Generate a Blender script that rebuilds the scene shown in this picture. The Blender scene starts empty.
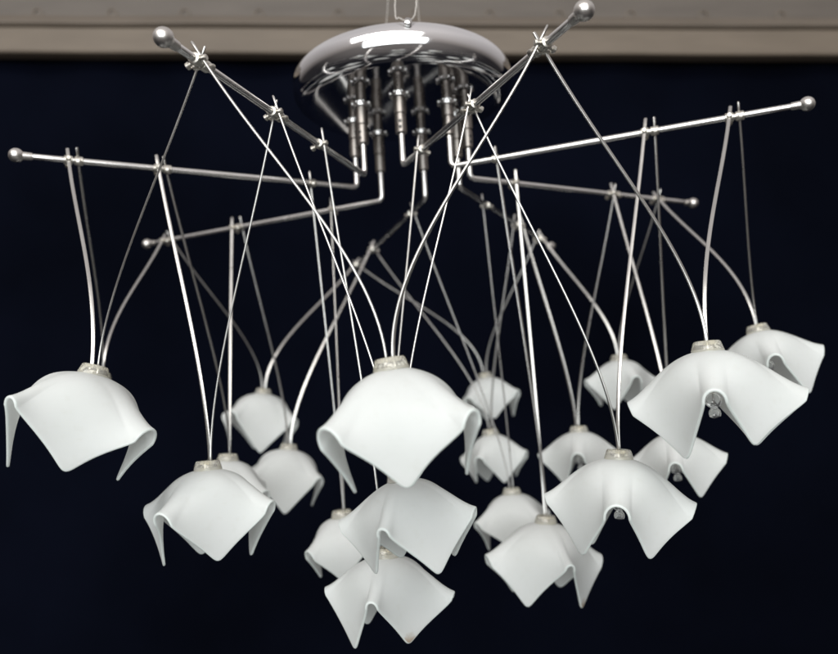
import bpy, math, random
import numpy as np
from mathutils import Vector, Matrix
random.seed(7)
sc = bpy.context.scene
COL = sc.collection
HZ = 1.90                      # height of the arm plane above the (unseen) floor
ROLL, PITCH = 0.0579, 0.1175
CAM = Vector((0.0126, -0.8576, HZ - 0.2681))

# ------------------------------------------------------------------ helpers
def mesh_obj(name, verts, faces, mats, parent=None, fmat=None, smooth=True):
    me = bpy.data.meshes.new(name)
    me.from_pydata([tuple(v) for v in verts], [], faces)
    for m in (mats if isinstance(mats, (list, tuple)) else [mats]):
        me.materials.append(m)
    if fmat is not None:
        me.polygons.foreach_set('material_index', fmat)
    me.polygons.foreach_set('use_smooth', [smooth] * len(me.polygons))
    me.update()
    o = bpy.data.objects.new(name, me)
    COL.objects.link(o)
    if parent: o.parent = parent
    return o

class MB:
    """collects vertices and faces of one mesh"""
    def __init__(s): s.v = []; s.f = []; s.m = []
    def add(s, v, f, m=0):
        b = len(s.v); s.v += [Vector(x) for x in v]
        s.f += [tuple(i + b for i in q) for q in f]; s.m += [m] * len(f)
    def lathe(s, prof, p0, axis, n=24, m=0, cap=True):
        """prof: list of (radius, distance along axis)"""
        ax = Vector(axis).normalized()
        t = Vector((1, 0, 0)) if abs(ax.x) < .8 else Vector((0, 1, 0))
        e1 = ax.cross(t).normalized(); e2 = ax.cross(e1)
        v = []; f = []
        for r, h in prof:
            for k in range(n):
                a = 2 * math.pi * k / n
                v.append(Vector(p0) + ax * h + (e1 * math.cos(a) + e2 * math.sin(a)) * r)
        for i in range(len(prof) - 1):
            for k in range(n):
                k2 = (k + 1) % n
                f.append((i * n + k, i * n + k2, (i + 1) * n + k2, (i + 1) * n + k))
        if cap:
            f.append(tuple(range(n - 1, -1, -1)))
            f.append(tuple((len(prof) - 1) * n + k for k in range(n)))
        s.add(v, f, m)
    def ball(s, c, r, n=24, m=0):
        prof = [(max(1e-5, r * math.sin(math.pi * i / n)), -r * math.cos(math.pi * i / n)) for i in range(n + 1)]
        s.lathe(prof, c, (0, 0, 1), n, m)
    def tube(s, pts, r, n=8, m=0, round_end=True, flat=None, face=None, twist=None):
        pts = [Vector(p) for p in pts]
        v = []; f = []
        t0 = (pts[1] - pts[0]).normalized()
        u = t0.orthogonal().normalized()
        if face is not None: u = (Vector(face) - t0 * t0.dot(Vector(face))).normalized()
        rings = []
        N = len(pts)
        for i, p in enumerate(pts):
            t = (pts[min(i + 1, N - 1)] - pts[max(i - 1, 0)]).normalized()
            u = (u - t * u.dot(t)).normalized(); w = t.cross(u)
            rr = r(i / (N - 1)) if callable(r) else r
            if round_end and i == 0:
                rings.append((p - t * rr * .5, u, w, rr * .55))
            rings.append((p, u, w, rr))
            if round_end and i == N - 1:
                rings.append((p + t * rr * .5, u, w, rr * .55))
        for ri, (p, u_, w_, rr) in enumerate(rings):
            for k in range(n):
                a = 2 * math.pi * k / n
                if flat is not None:                # rounded strip: thin along the face normal, twisting slowly
                    q = ri / (len(rings) - 1); tw = twist(q)
                    ca, sa = math.cos(a), math.sin(a)
                    cu = math.copysign(abs(ca)**.55, ca) * flat * rr; cw_ = math.copysign(abs(sa)**.55, sa) * rr
                    fn = u_ * math.cos(tw) + w_ * math.sin(tw); fw = w_ * math.cos(tw) - u_ * math.sin(tw)
                    v.append(p + fn * cu + fw * cw_); continue
                v.append(p + (u_ * math.cos(a) + w_ * math.sin(a)) * rr)
        for i in range(len(rings) - 1):
            for k in range(n):
                k2 = (k + 1) % n
                f.append((i * n + k, i * n + k2, (i + 1) * n + k2, (i + 1) * n + k))
        f.append(tuple(range(n - 1, -1, -1)))
        f.append(tuple((len(rings) - 1) * n + k for k in range(n)))
        s.add(v, f, m)
    def build(s, name, mats, parent=None, smooth=True, sharp=40):
        o = mesh_obj(name, s.v, s.f, mats, parent, s.m, smooth)
        if smooth:
            o.data.set_sharp_from_angle(angle=math.radians(sharp))
        return o

def tag(o, label=None, cat=None, group=None, kind=None):
    if label: o['label'] = label
    if cat: o['category'] = cat
    if group: o['group'] = group
    if kind: o['kind'] = kind

# ---------------------------------------------------------------- materials
def new_mat(name):
    m = bpy.data.materials.new(name); m.use_nodes = True
    nt = m.node_tree
    return m, nt, nt.nodes['Principled BSDF'], nt.nodes['Material Output']
def noise(nt, scale, detail=4, coord='Object', stretch=None):
    tc = nt.nodes.new('ShaderNodeTexCoord'); n = nt.nodes.new('ShaderNodeTexNoise')
    n.inputs['Scale'].default_value = scale; n.inputs['Detail'].default_value = detail
    if stretch:
        mp = nt.nodes.new('ShaderNodeMapping'); mp.inputs['Scale'].default_value = stretch
        nt.links.new(tc.outputs[coord], mp.inputs[0]); nt.links.new(mp.outputs[0], n.inputs[0])
    else:
        nt.links.new(tc.outputs[coord], n.inputs[0])
    return n
def ramp(nt, src, stops):
    r = nt.nodes.new('ShaderNodeValToRGB')
    el = r.color_ramp.elements
    while len(el) < len(stops): el.new(.5)
    for e, (p, c) in zip(el, stops):
        e.position = p; e.color = tuple(c) + (1,) if len(c) == 3 else c
    nt.links.new(src, r.inputs[0]); return r
def bump(nt, src, strength, dist, bsdf):
    b = nt.nodes.new('ShaderNodeBump'); b.inputs['Strength'].default_value = strength
    b.inputs['Distance'].default_value = dist
    nt.links.new(src, b.inputs['Height']); nt.links.new(b.outputs[0], bsdf.inputs['Normal'])

def metal(name, col, r0, r1, scale=60, bumpd=0.0):
    m, nt, b, o = new_mat(name)
    b.inputs['Metallic'].default_value = 1
    n = noise(nt, scale, 5)
    c = ramp(nt, n.outputs[0], [(.3, [x * .94 for x in col]), (.7, col)])
    nt.links.new(c.outputs[0], b.inputs['Base Color'])
    r = ramp(nt, n.outputs[0], [(.3, (r0,) * 3), (.7, (r1,) * 3)])
    nt.links.new(r.outputs[0], b.inputs['Roughness'])
    if bumpd: bump(nt, n.outputs[0], .3, bumpd, b)
    return m
M_canopy = metal('polished_chrome', (.86, .85, .86), .06, .10, 9)
M_arm = metal('satin_steel', (.84, .82, .80), .20, .28, 40)
M_ball = metal('worn_steel_ball', (.66, .63, .60), .25, .42, 120, .0002)
M_wire = metal('wire_steel', (.60, .585, .56), .26, .34, 30)
M_clamp = metal('nickel_clamp', (.66, .63, .57), .25, .40, 200)
M_socket = metal('brushed_nickel', (.27, .245, .225), .22, .40, 120)
M_nut = metal('bright_nut', (.55, .54, .53), .12, .3, 150)
m, nt, b, o = new_mat('socket_screw_dark')
b.inputs['Base Color'].default_value = (.012, .011, .01, 1); b.inputs['Roughness'].default_value = .5
M_dark = m

def frosted(name, stain=None):
    """satin white opal glass; stain = (centre in local coordinates, radius)"""
    m, nt, b, out = new_mat(name)
    n = noise(nt, 22, 3)
    base = ramp(nt, n.outputs[0], [(.3, (.84, .855, .84)), (.7, (.87, .88, .87))])
    nd = noise(nt, 140, 8); rd = ramp(nt, nd.outputs[0], [(.56, (1, 1, 1)), (.72, (.90, .885, .85))])
    md = nt.nodes.new('ShaderNodeMix'); md.data_type = 'RGBA'; md.blend_type = 'MULTIPLY'; md.inputs[0].default_value = .22
    nt.links.new(base.outputs[0], md.inputs[6]); nt.links.new(rd.outputs[0], md.inputs[7])
    colsock = md.outputs[2]
    if stain:
        tc = nt.nodes.new('ShaderNodeTexCoord')
        d = nt.nodes.new('ShaderNodeVectorMath'); d.operation = 'DISTANCE'
        d.inputs[1].default_value = stain[0]
        nt.links.new(tc.outputs['Object'], d.inputs[0])
        n2 = noise(nt, 260, 4)
        ad = nt.nodes.new('ShaderNodeMath'); ad.operation = 'MULTIPLY_ADD'
        ad.inputs[1].default_value = .008; nt.links.new(n2.outputs[0], ad.inputs[0])
        nt.links.new(d.outputs['Value'], ad.inputs[2])
        mr = nt.nodes.new('ShaderNodeMapRange')
        mr.inputs[1].default_value = stain[1] * .5; mr.inputs[2].default_value = stain[1] + .004
        mr.inputs[3].default_value = .8; mr.inputs[4].default_value = 0
        nt.links.new(ad.outputs[0], mr.inputs[0])
        mx = nt.nodes.new('ShaderNodeMix'); mx.data_type = 'RGBA'
        nt.links.new(mr.outputs[0], mx.inputs[0]); nt.links.new(colsock, mx.inputs[6])
        mx.inputs[7].default_value = (.42, .27, .13, 1)
        colsock = mx.outputs[2]
    nt.links.new(colsock, b.inputs['Base Color'])
    n5 = noise(nt, 60, 6); r5 = ramp(nt, n5.outputs[0], [(.4, (.34,) * 3), (.7, (.5,) * 3)])
    nt.links.new(r5.outputs[0], b.inputs['Roughness'])
    b.inputs['IOR'].default_value = 1.4
    b.inputs['Specular IOR Level'].default_value = .5
    tr = nt.nodes.new('ShaderNodeBsdfTranslucent')
    nt.links.new(colsock, tr.inputs[0])
    mix = nt.nodes.new('ShaderNodeMixShader'); mix.inputs[0].default_value = .50
    nt.links.new(b.outputs[0], mix.inputs[1]); nt.links.new(tr.outputs[0], mix.inputs[2])
    nt.links.new(mix.outputs[0], out.inputs[0])
    n3 = noise(nt, 9, 2)
    bump(nt, n3.outputs[0], .25, .002, b)
    return m
M_glass = frosted('frosted_white_glass')
m, nt, b, out = new_mat('polished_glass_rim')
b.inputs['Base Color'].default_value = (.90, .945, .92, 1)
b.inputs['Roughness'].default_value = .12
tr = nt.nodes.new('ShaderNodeBsdfTranslucent'); tr.inputs[0].default_value = (.93, .97, .95, 1)
mix = nt.nodes.new('ShaderNodeMixShader'); mix.inputs[0].default_value = .5
nt.links.new(b.outputs[0], mix.inputs[1]); nt.links.new(tr.outputs[0], mix.inputs[2]); nt.links.new(mix.outputs[0], out.inputs[0])
M_rim = m
m, nt, b, out = new_mat('aged_clear_plastic')
n = noise(nt, 90, 2)
c = ramp(nt, n.outputs[0], [(.35, (.95, .90, .74)), (.65, (1, .98, .91))])
nt.links.new(c.outputs[0], b.inputs['Base Color'])
b.inputs['Roughness'].default_value = .06; b.inputs['Transmission Weight'].default_value = .80
b.inputs['IOR'].default_value = 1.45
bump(nt, n.outputs[0], .12, .0005, b)
M_collar = m
m, nt, b, out = new_mat('lamp_ceramic')
b.inputs['Base Color'].default_value = (.72, .70, .66, 1); b.inputs['Roughness'].default_value = .4
M_ceramic = m
m, nt, b, out = new_mat('bulb_glass')
b.inputs['Base Color'].default_value = (.97, .98, .98, 1); b.inputs['Roughness'].default_value = .04
b.inputs['Transmission Weight'].default_value = .85; b.inputs['IOR'].default_value = 1.45
M_bulb = m
# navy cloth
m, nt, b, out = new_mat('navy_cloth')
n = noise(nt, 1.7, 4)
c = ramp(nt, n.outputs[0], [(.3, (.0008, .0012, .0030)), (.75, (.0022, .0030, .0075))])
nt.links.new(c.outputs[0], b.inputs['Base Color'])
b.inputs['Roughness'].default_value = 1; b.inputs['Specular IOR Level'].default_value = .03
nb = noise(nt, 700, 2); bump(nt, nb.outputs[0], .3, .0006, b)
M_cloth = m
def paint(name, c0, c1, scale=6, stretch=(1, 6, 6), rough=.6):
    m, nt, b, out = new_mat(name)
    n = noise(nt, scale, 6, stretch=stretch)
    c = ramp(nt, n.outputs[0], [(.3, c0), (.7, c1)])
    nt.links.new(c.outputs[0], b.inputs['Base Color']); b.inputs['Roughness'].default_value = rough
    bump(nt, n.outputs[0], .2, .002, b)
    return m
M_fascia = paint('beige_paint', (.108, .083, .060), (.135, .105, .077))
M_ledge = paint('brown_moulding', (.088, .069, .052), (.110, .087, .067))
M_upper = paint('grey_brown_paint', (.076, .062, .051), (.096, .079, .065))
m, nt, b, out = new_mat('white_cord')
n = noise(nt, 900, 2, stretch=(1, 1, .35)); c = ramp(nt, n.outputs[0], [(.35, (.36, .33, .30)), (.65, (.52, .49, .46))])
nt.links.new(c.outputs[0], b.inputs['Base Color']); b.inputs['Roughness'].default_value = .8
bump(nt, n.outputs[0], .6, .0005, b)
M_cord = m

# --------------------------------------------------------------- chandelier
root = bpy.data.objects.new('chandelier', None); COL.objects.link(root)
root.location = (0, 0, HZ); root.rotation_euler = (0, -ROLL, 0)
tag(root, 'modern chrome chandelier with eight straight arms, curved wires and folded frosted white glass shades', 'chandelier')
RM = Matrix.Rotation(-ROLL, 3, 'Y')

# canopy: a shallow polished puck with fat rounded edge
mb = MB()
prof = [(.0005, .0975), (.05, .0970), (.085, .0975)]
for i in range(0, 25):
    a = -math.pi / 2 + math.pi * i / 24 * .94
    prof.append((.1050 + .0250 * math.copysign(abs(math.cos(a))**.85, math.cos(a)), .1195 + .0215 * math.copysign(abs(math.sin(a))**.85, math.sin(a))))
prof += [(.095, .1415), (.05, .1430), (.0005, .1432)]
mb.lathe(prof, (0, 0, 0), (0, 0, 1), 96, cap=False)
canopy = mb.build('canopy', M_canopy, root, sharp=80)
mb = MB()                                           # side fixing screw that the cords are tied to
for ang, nm in ((-86, 0), (95, 1)):
    a = math.radians(ang); d = Vector((math.cos(a), math.sin(a), .25)).normalized()
    s = MB(); p = Vector((math.cos(a) * .122, math.sin(a) * .122, .131))
    s.lathe([(.0022, 0), (.0022, .005), (.0040, .0055), (.0046, .0075), (.0040, .0095), (.0015, .0105)], p, d, 20)
    s.build('side_screw', M_nut, canopy, sharp=50)

ARMS = {
 'A': ((-0.0480,-0.0438,0.0014),(-0.1590,-0.3739,-0.0055),(0.892,0.574,0.331)),
 'B': ((-0.0605,0.0036,0.0032),(-0.3750,-0.1521,0.0045),(0.867,0.625,0.157)),
 'C': ((-0.0333,0.0470,-0.0018),(-0.3737,0.1944,-0.0025),(0.911,0.588,0.188)),
 'D': ((0.0205,0.0500,-0.0022),(-0.0982,0.4085,-0.0095),(0.962,0.677,0.163)),
 'E': ((0.0604,0.0038,-0.0043),(0.2286,0.3523,-0.0045),(0.846,0.567,0.237)),
 'F': ((0.0724,-0.0091,0.0024),(0.3898,0.1548,0.0017),(0.827,0.609,0.172)),
 'G': ((0.0496,-0.0368,0.0086),(0.3823,-0.1661,0.0064),(0.830,0.604,0.145)),
 'H': ((-0.0044,-0.0649,0.0030),(0.1204,-0.3838,-0.0082),(0.853,0.505,0.162)),
}
arm_obj = {}
for n, (b0, e0, ts) in ARMS.items():
    B = Vector(b0); E = Vector(e0)
    d = (E - B).normalized()
    # rod comes down out of its socket, turns the corner and runs out
    pts = [B + Vector((0, 0, .050 - .01 * i)) for i in range(4)]
    rc = .006
    for i in range(7):
        a = math.pi / 2 * i / 6
        pts.append(B + Vector((0, 0, rc)) + d * rc + Vector((0, 0, -rc * math.sin(a))) - d * rc * math.cos(a))
    L = (E - B).length
    for i in range(1, 13):
        pts.append(B + d * (rc + (L - rc) * i / 12))
    mb = MB(); mb.tube(pts, .0030, 16)
    arm = mb.build('arm', M_arm, root, sharp=60); arm_obj[n] = arm
    mb = MB(); mb.ball(E + d * .004, .0070, 28)
    mb.lathe([(.0037, -.010), (.0040, -.004), (.0040, 0)], E, d, 20)
    mb.build('end_ball', M_ball, arm, sharp=60)
    # socket hanging under the canopy
    s0 = B.z + .036
    mb = MB(); P = Vector((B.x, B.y, 0))
    mb.lathe([(.0045, s0), (.0062, s0 + .001), (.0064, s0 + .020), (.0058, s0 + .0205), (.0058, s0 + .022), (.0070, s0 + .023),
              (.0070, .080), (.0056, .081), (.0056, .099)], P, (0, 0, 1), 28)
    sock = mb.build('socket', M_socket, canopy, sharp=35)
    mb = MB()
    mb.lathe([(.0072, .0795), (.0098, .0805), (.0102, .0850), (.0085, .0862), (.0072, .0864)], P, (0, 0, 1), 24)
    for k in range(8):
        a = math.pi * 2 * k / 8 + .3
        mb.ball(P + Vector((math.cos(a) * .0102, math.sin(a) * .0102, .0838)), .0024, 10)
    mb.build('ring_nut', M_nut, sock, sharp=40)
    od = Vector((B.x, B.y, 0)).normalized()
    if B.y < 0: od = (od + Vector((-.25, -1.3, 0))).normalized()
    for k in range(2):
        mb = MB(); mb.lathe([(.0017, .0), (.0017, .0068), (.0012, .0069)], P + Vector((0, 0, s0 + .006 + .0068 * k)), od, 14)
        mb.build('grub_screw', M_dark, sock, sharp=40)

# ------------------------------------------------------------ shades
# (gap, ring, cap point, ridge radius, ridge angle to the right of the viewer side, tilt)
SH = [
 ("AB",0,(-0.2630,-0.2480,-0.2132),0.0657,47,-12),
 ("AB",1,(-0.1927,-0.1813,-0.2975),0.0633,-36,4),
 ("BC",1,(-0.2294,0.0345,-0.3001),0.0600,45,0),
 ("CD",0,(-0.2343,0.2773,-0.2149),0.0659,-38,-5),
 ("CD",1,(-0.1855,0.1973,-0.2971),0.0652,48,-4),
 ("HA",0,(-0.0204,-0.3577,-0.2296),0.0649,44,10),
 ("BC",2,(-0.0963,0.0078,-0.3692),0.0514,35,6),
 ("HA",1,(-0.0189,-0.2623,-0.3096),0.0546,-22,10),
 ("HA",2,(-0.0399,-0.1501,-0.3869),0.0575,-14,2),
 ("DE",0,(0.1056,0.3453,-0.2070),0.0558,-35,9),
 ("DE",1,(0.0990,0.2469,-0.2944),0.0530,-24,7),
 ("DE",2,(0.1129,0.1463,-0.3701),0.0560,38,4),
 ("FG",2,(0.1307,-0.0088,-0.3864),0.0666,22,-2),
 ("EF",1,(0.2098,0.1571,-0.2948),0.0531,-4,2),
 ("EF",0,(0.2875,0.2149,-0.1993),0.0537,22,3),
 ("GH",1,(0.1674,-0.2017,-0.3077),0.0634,-2,-1),
 ("GH",0,(0.2239,-0.2759,-0.2244),0.0624,2,4),
 ("FG",0,(0.3683,-0.0487,-0.1925),0.0583,6,12),
 ("FG",1,(0.2733,-0.0253,-0.2969),0.0519,0,5),
 ("BC",0,(-0.3647,0.0040,-0.1980),0.0504,50,-6),
]
def ridge_curve(t, rl, drop, pw):
    """profile of a ridge from the centre out: (outward, height)"""
    g = t**(pw - .25); return rl * (t - .02 * np.sin(np.pi * t)), -drop * (.55 * g*g*(3 - 2*g) + .45 * t**1.55)
def edge_curve(t, rho, rl, drop, T, k0, k1):
    """rim from the crest of a ridge (t=0) to the hanging tip T (t=1): (along ridge, across, height)"""
    t0 = 1.57 * rho / 1.19
    a = np.clip(t / t0, 0, 1) * np.pi / 2
    x1 = rl - rho * .42 * (1 - np.cos(a)); y1 = rho * np.sin(a); z1 = -drop - rho * 1.15 * (1 - np.cos(a))
    A = np.array([rl - rho * .42, rho, -drop - rho * 1.15])
    s = np.clip((t - t0) / (1 - t0), 0, 1)[..., None]
    h00 = 2*s**3 - 3*s**2 + 1; h10 = s**3 - 2*s**2 + s; h01 = -2*s**3 + 3*s**2; h11 = s**3 - s**2
    m0 = np.array([-.50, .10, -.52]) * k0
    m1 = np.array([-.31, .18, -.86]) * k1
    H = h00 * A + h10 * m0 + h01 * np.array(T) + h11 * m1
    arc = np.stack([x1, y1, z1], -1)
    return np.where((t < t0)[..., None], arc, H)
def sheet(U, V, R, rng):
    """draped square of glass: ridges along the u and v axes, hanging tips on the diagonals"""
    nn = 13.0
    mx = np.maximum(np.abs(U), np.abs(V)) + 1e-9
    k = mx / ((np.abs(U)**nn + np.abs(V)**nn)**(1 / nn) + 1e-12)
    k = 1 + (k - 1) * np.clip(mx, 0, 1)**3
    U = U * k; V = V * k
    f = lambda t: np.clip(t, 0, 2)**2.15
    f2 = lambda t: np.sin(np.pi * t)**2
    # one character for each of the four ridges and each of the four tips
    rho = rng.uniform(.075, .16, 4); rl = rng.uniform(.95, 1.05, 4); dr = rng.uniform(.45, .55, 4); pw = rng.uniform(1.65, 1.95, 4)
    P = np.zeros(U.shape + (3,))
    for su in (1, -1):
        for sv in (1, -1):
            iu = 0 if su > 0 else 1; iv = 2 if sv > 0 else 3
            tr = np.random.default_rng(int(rho[0] * 1e6) + su * 2 + sv + 5)
            tt = tr.uniform(-1, 1, 4); Tq = np.array([.415 + .045*tt[0], .415 + .045*tt[1], -1.30 + .07*tt[2]])
            k0, k1 = tr.uniform(.35, .8), tr.uniform(.75, 1.1)
            m = ((U * su >= 0) & (V * sv >= 0))
            u = np.abs(U); v = np.abs(V)
            o_, z_ = ridge_curve(u, rl[iu], dr[iu], pw[iu]); C1 = np.stack([o_, 0*o_, z_], -1)
            o_, z_ = ridge_curve(v, rl[iv], dr[iv], pw[iv]); C2 = np.stack([0*o_, o_, z_], -1)
            E1 = edge_curve(v, rho[iu], rl[iu], dr[iu], Tq, k0, k1)
            Ts = Tq[[1, 0, 2]]
            E2 = edge_curve(u, rho[iv], rl[iv], dr[iv], Ts, k0, k1)[..., [1, 0, 2]]
            fu = f(u)[..., None]; fv = f(v)[..., None]
            R1 = np.array([rl[iu], 0, -dr[iu]]); R2 = np.array([0, rl[iv], -dr[iv]])
            S = (1-fv)*C1 + fv*E2 + (1-fu)*C2 + fu*E1 - (fu*(1-fv)*R1 + (1-fu)*fv*R2 + fu*fv*Tq)
            bl = (f2(np.clip(u,0,1)**.85) * f2(np.clip(v,0,1)**.85))[..., None]
            S = S + bl * np.array([.022, .022, .02 + .035*tt[3]])
            S = S * np.array([su, sv, 1])
            P[m] = S[m]
    X, Y, Z = P[..., 0], P[..., 1], P[..., 2]
    rr = np.sqrt(X*X + Y*Y)
    ph = rng.uniform(0, 6.28, 6)                 # slow wobble of hand-slumped glass
    X = X + .020 * np.sin(2.3 * V + ph[0]) * rr + .010 * np.sin(5 * V + 2 * Z + ph[1]) * rr
    Y = Y + .020 * np.sin(2.3 * U + ph[2]) * rr + .010 * np.sin(5 * U + 2 * Z + ph[3]) * rr
    Z = Z + .020 * np.sin(3 * U + ph[4]) * np.sin(3 * V + ph[5]) * rr
    return np.stack([X * R, Y * R, Z * R], -1)

def make_shade(R, seed, mats, parent):
    rng = np.random.default_rng(seed)
    N = 64
    # denser towards the axes and the rim
    t = np.linspace(-1, 1, N + 1)
    t = np.sign(t) * (0.55 * np.abs(t) + .45 * np.abs(t)**1.8)
    U, V = np.meshgrid(t, t, indexing='ij')
    P = sheet(U, V, R, rng)
    du = np.gradient(P, axis=0); dv = np.gradient(P, axis=1)
    Nn = np.cross(du, dv); Nn /= (np.linalg.norm(Nn, axis=-1, keepdims=True) + 1e-12)
    T = .0011                                     # half thickness
    n1 = N + 1
    top = P + Nn * T; bot = P - Nn * T
    V_ = [tuple(x) for x in top.reshape(-1, 3)] + [tuple(x) for x in bot.reshape(-1, 3)]
    off = n1 * n1
    F = []; FM = []
    def idx(i, j): return i * n1 + j
    for i in range(N):
        for j in range(N):
            F.append((idx(i, j), idx(i + 1, j), idx(i + 1, j + 1), idx(i, j + 1))); FM.append(0)
            F.append((off + idx(i, j), off + idx(i, j + 1), off + idx(i + 1, j + 1), off + idx(i + 1, j))); FM.append(0)
    ring = [(i, 0) for i in range(N)] + [(N, j) for j in range(N)] + [(i, N) for i in range(N, 0, -1)] + [(0, j) for j in range(N, 0, -1)]
    # fire-polished rounded rim
    prev = [idx(i, j) for i, j in ring]
    loops = [prev]
    for a in (35, 90, 145):
        a = math.radians(a); cur = []
        for i, j in ring:
            p = P[i, j]; ii = min(max(i, 1), N - 1); jj = min(max(j, 1), N - 1)
            o_ = p - P[ii, jj]; o_ = o_ / (np.linalg.norm(o_) + 1e-12)
            pt = p + Nn[i, j] * T * 1.12 * math.cos(a) + o_ * T * 1.15 * math.sin(a)
            cur.append(len(V_)); V_.append(tuple(pt))
        loops.append(cur)
    loops.append([off + idx(i, j) for i, j in ring])
    M = len(ring)
    for l0, l1 in zip(loops[:-1], loops[1:]):
        for k in range(M):
            k2 = (k + 1) % M
            F.append((l0[k], l1[k], l1[k2], l0[k2])); FM.append(1)
    o = mesh_obj('lamp_shade', V_, F, mats, parent, FM)
    return o, P

STAIN = {8: 'lowest frosted glass shade, brown stain on its right hanging tip', 12: 'frosted glass shade below right of centre, brown stain on its right hanging tip'}
collar_me = None
def collar_mesh():
    mb = MB()
    mb.lathe([(.0112, -.0016), (.0124, -.0006), (.0122, .0010), (.0104, .0070), (.0096, .0078), (.0066, .0076), (.0062, .0040), (.0005, .0036)],
             (0, 0, 0), (0, 0, 1), 28, 0, cap=False)
    mb.lathe([(.0005, -.0018), (.0112, -.0016)], (0, 0, 0), (0, 0, 1), 28, 0, cap=False)
    return mb
def pins_mesh():
    mb = MB()
    for s in (-1, 1):
        mb.lathe([(.0014, -.004), (.0014, .0052), (.0010, .0056)], (s * .0030, 0, 0), (0, 0, 1), 10)
    mb.lathe([(.0030, .0006), (.0034, .0012), (.0034, .0022), (.0030, .0026)], (0, 0, 0), (0, 0, 1), 14)
    return mb
def bulb_glass_mesh():
    mb = MB()
    prof = [(.0030, -.0180), (.0030, -.0200 / 1)]
    for k in range(11):
        a = math.radians(20 + k * 14); prof.append((.0068 * math.sin(a), -.0275 + .0068 * math.cos(a)))
    prof += [(.0030, -.0345), (.0042, -.0360), (.0046, -.0385), (.0040, -.0405), (.0018, -.0415), (.0004, -.0417)]
    mb.lathe([(r_, z_ - .010) for r_, z_ in prof], (0, 0, 0), (0, 0, 1), 24)
    return mb

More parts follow.
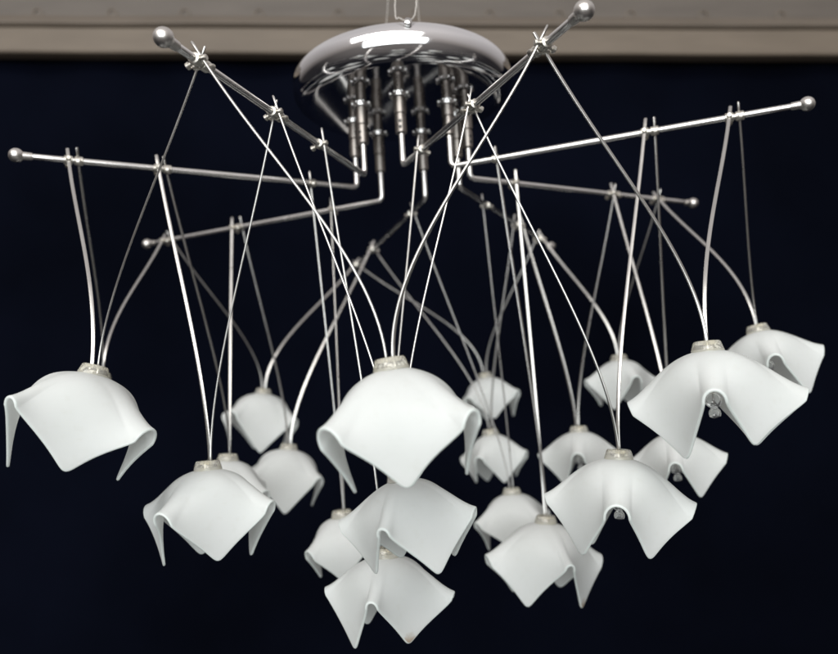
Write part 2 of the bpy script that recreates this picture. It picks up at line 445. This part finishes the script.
BRIGHT = {('AB',0,'B'),('AB',1,'B'),('BC',1,'C'),('GH',1,'G'),('FG',1,'F'),('FG',2,'F'),('EF',1,'E'),('EF',0,'E'),
          ('GH',0,'G'),('FG',0,'F'),('CD',1,'D'),('CD',0,'D'),('BC',0,'C')}
for i, (gap, ring_, P, R, ridge, tilt) in enumerate(SH):
    P = Vector(P)
    Pw = RM @ P + Vector((0, 0, HZ))
    vd = (CAM - Pw); vd.z = 0; vd.normalize()
    gam = math.atan2(vd.y, vd.x)
    yaw = gam + math.radians(ridge)
    away = RM.inverted() @ (-vd)
    rot = Matrix.Rotation(-math.radians(tilt - 3.3), 3, away) @ Matrix.Rotation(yaw, 3, 'Z')
    mats = [M_glass, M_rim]
    shade, grid = make_shade(R, 100 + i * 7, mats, root)
    shade.matrix_parent_inverse = Matrix.Identity(4)
    up = rot @ Vector((0, 0, 1))
    CH = .0074                                      # the collar stands this much above the glass
    shade.matrix_local = Matrix.Translation(P - up * CH) @ rot.to_4x4()
    if i in STAIN:
        # pick the tips facing the viewer
        best = []
        for a, b_ in ((0, 0), (0, -1), (-1, 0), (-1, -1)):
            p = Vector(grid[a, b_]); q = rot @ p
            best.append((q.dot(RM.inverted() @ vd), q.dot(RM.inverted() @ Vector((-vd.y, vd.x, 0))), p))
        best.sort(key=lambda x: -x[0]); two = best[:2]
        tip = max(two, key=lambda x: x[1])[2]       # the right one
        st = frosted('stained_frosted_glass', (tuple(tip), .0095))
        shade.data.materials[0] = st
        tag(shade, STAIN[i])
    col = collar_mesh().build('collar', M_collar, shade, sharp=35)
    pins_mesh().build('contact_pins', M_clamp, col)
    mbb = MB(); mbb.lathe([(.0038, -.003), (.0043, -.004), (.0043, -.0240), (.0032, -.0300)], (0, 0, 0), (0, 0, 1), 20)
    bulb = mbb.build('lamp_holder', M_ceramic, shade)
    bulb_glass_mesh().build('bulb', M_bulb, shade)
    mbb = MB(); mbb.tube([(-.0016, 0, -.030), (-.0024, 0, -.0385), (0, .0008, -.0425), (.0024, 0, -.0385), (.0016, 0, -.030)], .0009, 6)
    mbb.build('filament', M_socket, shade)

    # two wires per shade, one from each neighbouring arm
    for side, n in ((1, gap[0]), (-1, gap[1])):
        B, E, ts = ARMS[n]; B = Vector(B); E = Vector(E); d = (E - B).normalized()
        t = ts[ring_]
        lat = Vector((-d.y, d.x, 0)).normalized()
        if lat.dot(P - B) < 0: lat = -lat
        offs = 0 if ring_ == 2 else .0048 * (1 if (n in 'BCFA') == (side < 0 or n == 'B') else -1)
        if n == 'B': offs = .0048 * (1 if gap == 'AB' else -1) * (ring_ != 2)
        if n == 'G': offs = .0048 * (-1 if gap == 'GH' else 1) * (ring_ != 2)
        C = B + (E - B) * t + d * offs
        # clamp: sleeve on the arm, cross barrel that grips the wire, thumb screw
        W = C + lat * .0052
        horiz = rot @ Vector((1, 0, 0))
        if abs(horiz.dot(lat)) < .5: horiz = rot @ Vector((0, 1, 0))
        if horiz.dot(lat) > 0: horiz = -horiz
        K = P + horiz * .0032 - up * .0025
        L = (K - W).length
        bow = {0: .27, 1: .24, 2: .18}[ring_]
        out = Vector((P.x, P.y, 0)).normalized()
        p1 = W + (K - W) * .40 + Vector((0, 0, 1)) * L * .02
        p2 = K + (up * .35 + Vector((0, 0, .65))).normalized() * L * bow
        t0 = (p1 - W).normalized()
        pts = [W - t0 * .0150, W - t0 * .0075]
        for k in range(33):
            s = k / 32
            pts.append(W * (1-s)**3 + p1 * 3*s*(1-s)**2 + p2 * 3*s*s*(1-s) + K * s**3)
        Wm = RM @ (W * .7 + K * .3) + Vector((0, 0, HZ))
        bright = (gap, ring_, n) in BRIGHT
        wr = random.Random(i * 31 + ord(n))
        face = ((CAM - Wm).normalized() + (Vector((-1.4, -3.3, 4.0)) - Wm).normalized()).normalized()
        face = RM.inverted() @ face
        a0 = wr.uniform(-.10, .10) if bright else wr.choice((-1, 1)) * wr.uniform(.75, 1.5)
        a1 = a0 + wr.uniform(-1, 1) * (.7 if bright else 1.3)
        mb = MB(); mb.tube(pts, .00165 if bright else .00138, 14, flat=.42 if bright else .6, face=face, twist=lambda q: a0 + (a1 - a0) * q * q)
        mb.build('wire', M_wire, root, sharp=50)
        mb = MB()
        hl = .0042 if ring_ != 2 else .0036
        mb.lathe([(.0034, -hl), (.0045, -hl + .0006), (.0045, hl - .0006), (.0034, hl)], C, d, 20)
        mb.lathe([(.0020, .0), (.0026, .0010), (.0026, .0072), (.0018, .0080)], C + lat * .001, lat, 16)
        scw = (lat * -1 + Vector((0, 0, -.5))).normalized()
        mb.lathe([(.0016, .003), (.0016, .0062), (.0028, .0064), (.0028, .0086), (.0020, .0092)], C, scw, 16)
        mb.build('clamp', M_clamp, arm_obj[n], sharp=40)

# --------------------------------------------------- cords it is hung by
def cord(pts, label, r=.0009):
    P = [Vector(p) for p in pts]; out = []
    for i in range(len(P) - 1):
        p0 = P[max(i-1, 0)]; p1 = P[i]; p2 = P[i+1]; p3 = P[min(i+2, len(P)-1)]
        for k in range(8):
            s = k / 8
            out.append(.5 * ((2*p1) + (p2-p0)*s + (2*p0-5*p1+4*p2-p3)*s*s + (3*p1-p0-3*p2+p3)*s**3))
    out.append(P[-1])
    mb = MB(); mb.tube([p + Vector((random.gauss(0, .0002), 0, 0)) for p in out], r, 8)
    o = mb.build('hanging_cord', M_cord)
    tag(o, label, 'cord', 'cords the chandelier hangs by'); return o
def cw(x, y, z): return RM @ Vector((x, y, z)) + Vector((0, 0, HZ))
f = cw(.0085, -.1285, .1335)
cord([f + Vector((.002, -.001, -.003)), f + Vector((-.004, -.001, .001)), f + Vector((-.0085, .004, .0065)), f + Vector((-.0130, .012, .016)), f + Vector((-.0140, .05, .10)), f + Vector((-.012, .10, .34))],
     'pale cord from the front screw, left one of the front pair', .0007)
cord([f + Vector((-.002, -.001, -.003)), f + Vector((.003, -.001, .001)), f + Vector((.0062, .004, .0075)), f + Vector((.0085, .014, .022)), f + Vector((.0110, .05, .10)), f + Vector((.006, .10, .34))],
     'pale cord from the front screw, right one of the front pair', .0007)
g = cw(-.016, .134, .1335)
cord([g + Vector((.002, 0, -.003)), g + Vector((-.006, 0, .003)), g + Vector((-.020, -.03, .020)), g + Vector((-.006, -.06, .12)), g + Vector((.012, -.16, .34))],
     'thin slanting cord behind the canopy, leftmost of the four', .0005)
cord([g + Vector((-.002, 0, -.003)), g + Vector((.010, 0, .004)), g + Vector((.050, -.03, .020)), g + Vector((.036, -.06, .12)), g + Vector((.014, -.16, .34))],
     'thin slanting cord behind the canopy, rightmost of the four', .0005)

# --------------------------------------------------- backdrop and pelmet
YB = 1.02
zc = CAM.z
def zat(py, y):                                     # height seen at image row py at depth y
    return zc + (y - CAM.y) * math.tan(math.atan((327 - py) / 750.7) + PITCH)
z_edge = zat(54, YB - .06)
v = []; fcs = []
nx, nz = 160, 40
for iz in range(nz + 1):
    for ix in range(nx + 1):
        x = -1.9 + 3.8 * ix / nx; s = iz / nz
        z = z_edge + .10 - s * 2.0
        y = YB + .012 * math.sin(x * 9 + 1.2 * math.sin(x * 3.1)) * (.4 + s) + .006 * math.sin(x * 23 + z * 2)
        v.append((x, y, z))
off = len(v)
v += [(x, y + .002, z) for x, y, z in v]
for iz in range(nz):
    for ix in range(nx):
        a = iz * (nx + 1) + ix
        fcs.append((a, a + nx + 1, a + nx + 2, a + 1)); fcs.append((off + a, off + a + 1, off + a + nx + 2, off + a + nx + 1))
bd = mesh_obj('backdrop', v, fcs, M_cloth)
tag(bd, 'dark navy cloth backdrop hanging below the beige pelmet', 'backdrop')

pel = bpy.data.objects.new('pelmet', None); COL.objects.link(pel); pel.location = (0, YB - .02, z_edge)
tag(pel, 'beige painted pelmet board with moulding and sunken screws above the navy backdrop', 'pelmet')
def extrude(prof, x0, x1, name, mat, parent, tiltz=0):
    """prof: closed list of (y, z)"""
    seg = 24; v = []; f = []; n = len(prof)
    for i in range(seg + 1):
        x = x0 + (x1 - x0) * i / seg
        for (y, z) in prof: v.append((x, y, z - tiltz * x + .0008 * math.sin(i * 1.7)))
    for i in range(seg):
        for k in range(n):
            k2 = (k + 1) % n; f.append((i*n+k, i*n+k2, (i+1)*n+k2, (i+1)*n+k))
    f.append(tuple(range(n))[::-1]); f.append(tuple(seg*n+k for k in range(n)))
    o = mesh_obj(name, v, f, mat, parent); o.data.set_sharp_from_angle(angle=math.radians(30)); return o
# heights for the rows seen in the picture
Y1 = YB - .06
h = lambda py: zat(py, Y1) - z_edge
TZ = .0035
extrude([(-.04, 0), (-.043, .004), (-.043, h(30)), (-.038, h(28)), (-.005, h(28)), (-.005, 0)], -1.7, 1.7, 'fascia_board', M_fascia, pel, TZ)
m1, m2 = h(28) + .0005, h(17)
extrude([(-.044, m1), (-.049, m1 + .005), (-.0475, (m1+m2)/2), (-.043, m2 - .003), (-.040, m2), (-.005, m2), (-.005, m1)], -1.7, 1.7, 'moulding', M_ledge, pel, TZ)
extrude([(-.036, m2 + .0005), (-.030, h(-40)), (-.004, h(-40)), (-.004, m2 + .0005)], -1.7, 1.7, 'upper_board', M_upper, pel, TZ)
for px in (-40, 35, 110, 183, 258, 338, 415, 490, 560, 632, 705, 783, 860):
    x = CAM.x + (px - 419) / 750.7 * ((Y1 - CAM.y) * math.cos(PITCH) + .95 * math.sin(PITCH))
    mb = MB(); zz = h(13.5) - TZ * x
    mb.lathe([(.0145, -.001), (.0140, .0035), (.0085, .0045), (.0075, .0010), (.002, .0008)], (x, -.034, zz), (0, -1, 0), 20)
    mb.build('screw_cup', M_ledge, pel, sharp=30)

# ----------------------------------------------------------------- world, lights, camera
w = bpy.data.worlds.new('World'); sc.world = w; w.use_nodes = True
nt = w.node_tree; bg = nt.nodes['Background']
tc = nt.nodes.new('ShaderNodeTexCoord'); sp = nt.nodes.new('ShaderNodeSeparateXYZ')
nt.links.new(tc.outputs['Generated'], sp.inputs[0])
mr = nt.nodes.new('ShaderNodeMapRange'); mr.inputs[1].default_value = -1; mr.inputs[2].default_value = 1
nt.links.new(sp.outputs[2], mr.inputs[0])
cr = ramp(nt, mr.outputs[0], [(.0, (.020, .020, .024)), (.45, (.030, .028, .030)), (.58, (.22, .20, .19)), (.85, (.72, .69, .69))])
fr = nt.nodes.new('ShaderNodeMapRange'); fr.interpolation_type = 'SMOOTHSTEP'      # the brighter room in front of the chandelier
fr.inputs[1].default_value = .15; fr.inputs[2].default_value = -.9; fr.inputs[3].default_value = 0; fr.inputs[4].default_value = 1
nt.links.new(sp.outputs[1], fr.inputs[0])
mxw = nt.nodes.new('ShaderNodeMix'); mxw.data_type = 'RGBA'; mxw.blend_type = 'ADD'
nt.links.new(fr.outputs[0], mxw.inputs[0]); nt.links.new(cr.outputs[0], mxw.inputs[6]); mxw.inputs[7].default_value = (.17, .155, .145, 1)
nt.links.new(mxw.outputs[2], bg.inputs[0]); bg.inputs[1].default_value = .8

def area(name, loc, target, sx, sy, power, col=(1, 1, 1)):
    l = bpy.data.lights.new(name, 'AREA'); l.shape = 'RECTANGLE'; l.size = sx; l.size_y = sy
    l.energy = power; l.color = col
    o = bpy.data.objects.new(name, l); COL.objects.link(o)
    o.location = loc; o.rotation_euler = (Vector(target) - Vector(loc)).to_track_quat('-Z', 'Y').to_euler()
    return o
area('strip_lamp', (-1.50, -5.3, 5.45), (0, 0, 1.75), 7.7, 1.85, 325, (1, .985, .95))
area('front_fill', (-.6, -6.9, 2.25), (0, 0, 1.6), 8.0, 4.0, 470, (.93, .985, 1))  # broad soft fill added in front to lift the lower shades

cam = bpy.data.cameras.new('Camera'); co = bpy.data.objects.new('Camera', cam); COL.objects.link(co)
co.location = CAM; co.rotation_euler = (math.pi / 2 + PITCH, 0, 0)
cam.sensor_fit = 'HORIZONTAL'; cam.sensor_width = 36; cam.lens = 750.7 / 838 * 36
cam.clip_start = .02; cam.clip_end = 100
cam.dof.use_dof = True; cam.dof.focus_distance = .60; cam.dof.aperture_fstop = 4.6
sc.camera = co
sc.view_settings.view_transform = 'Standard'; sc.view_settings.look = 'None'
sc.view_settings.exposure = 0; sc.view_settings.gamma = 1
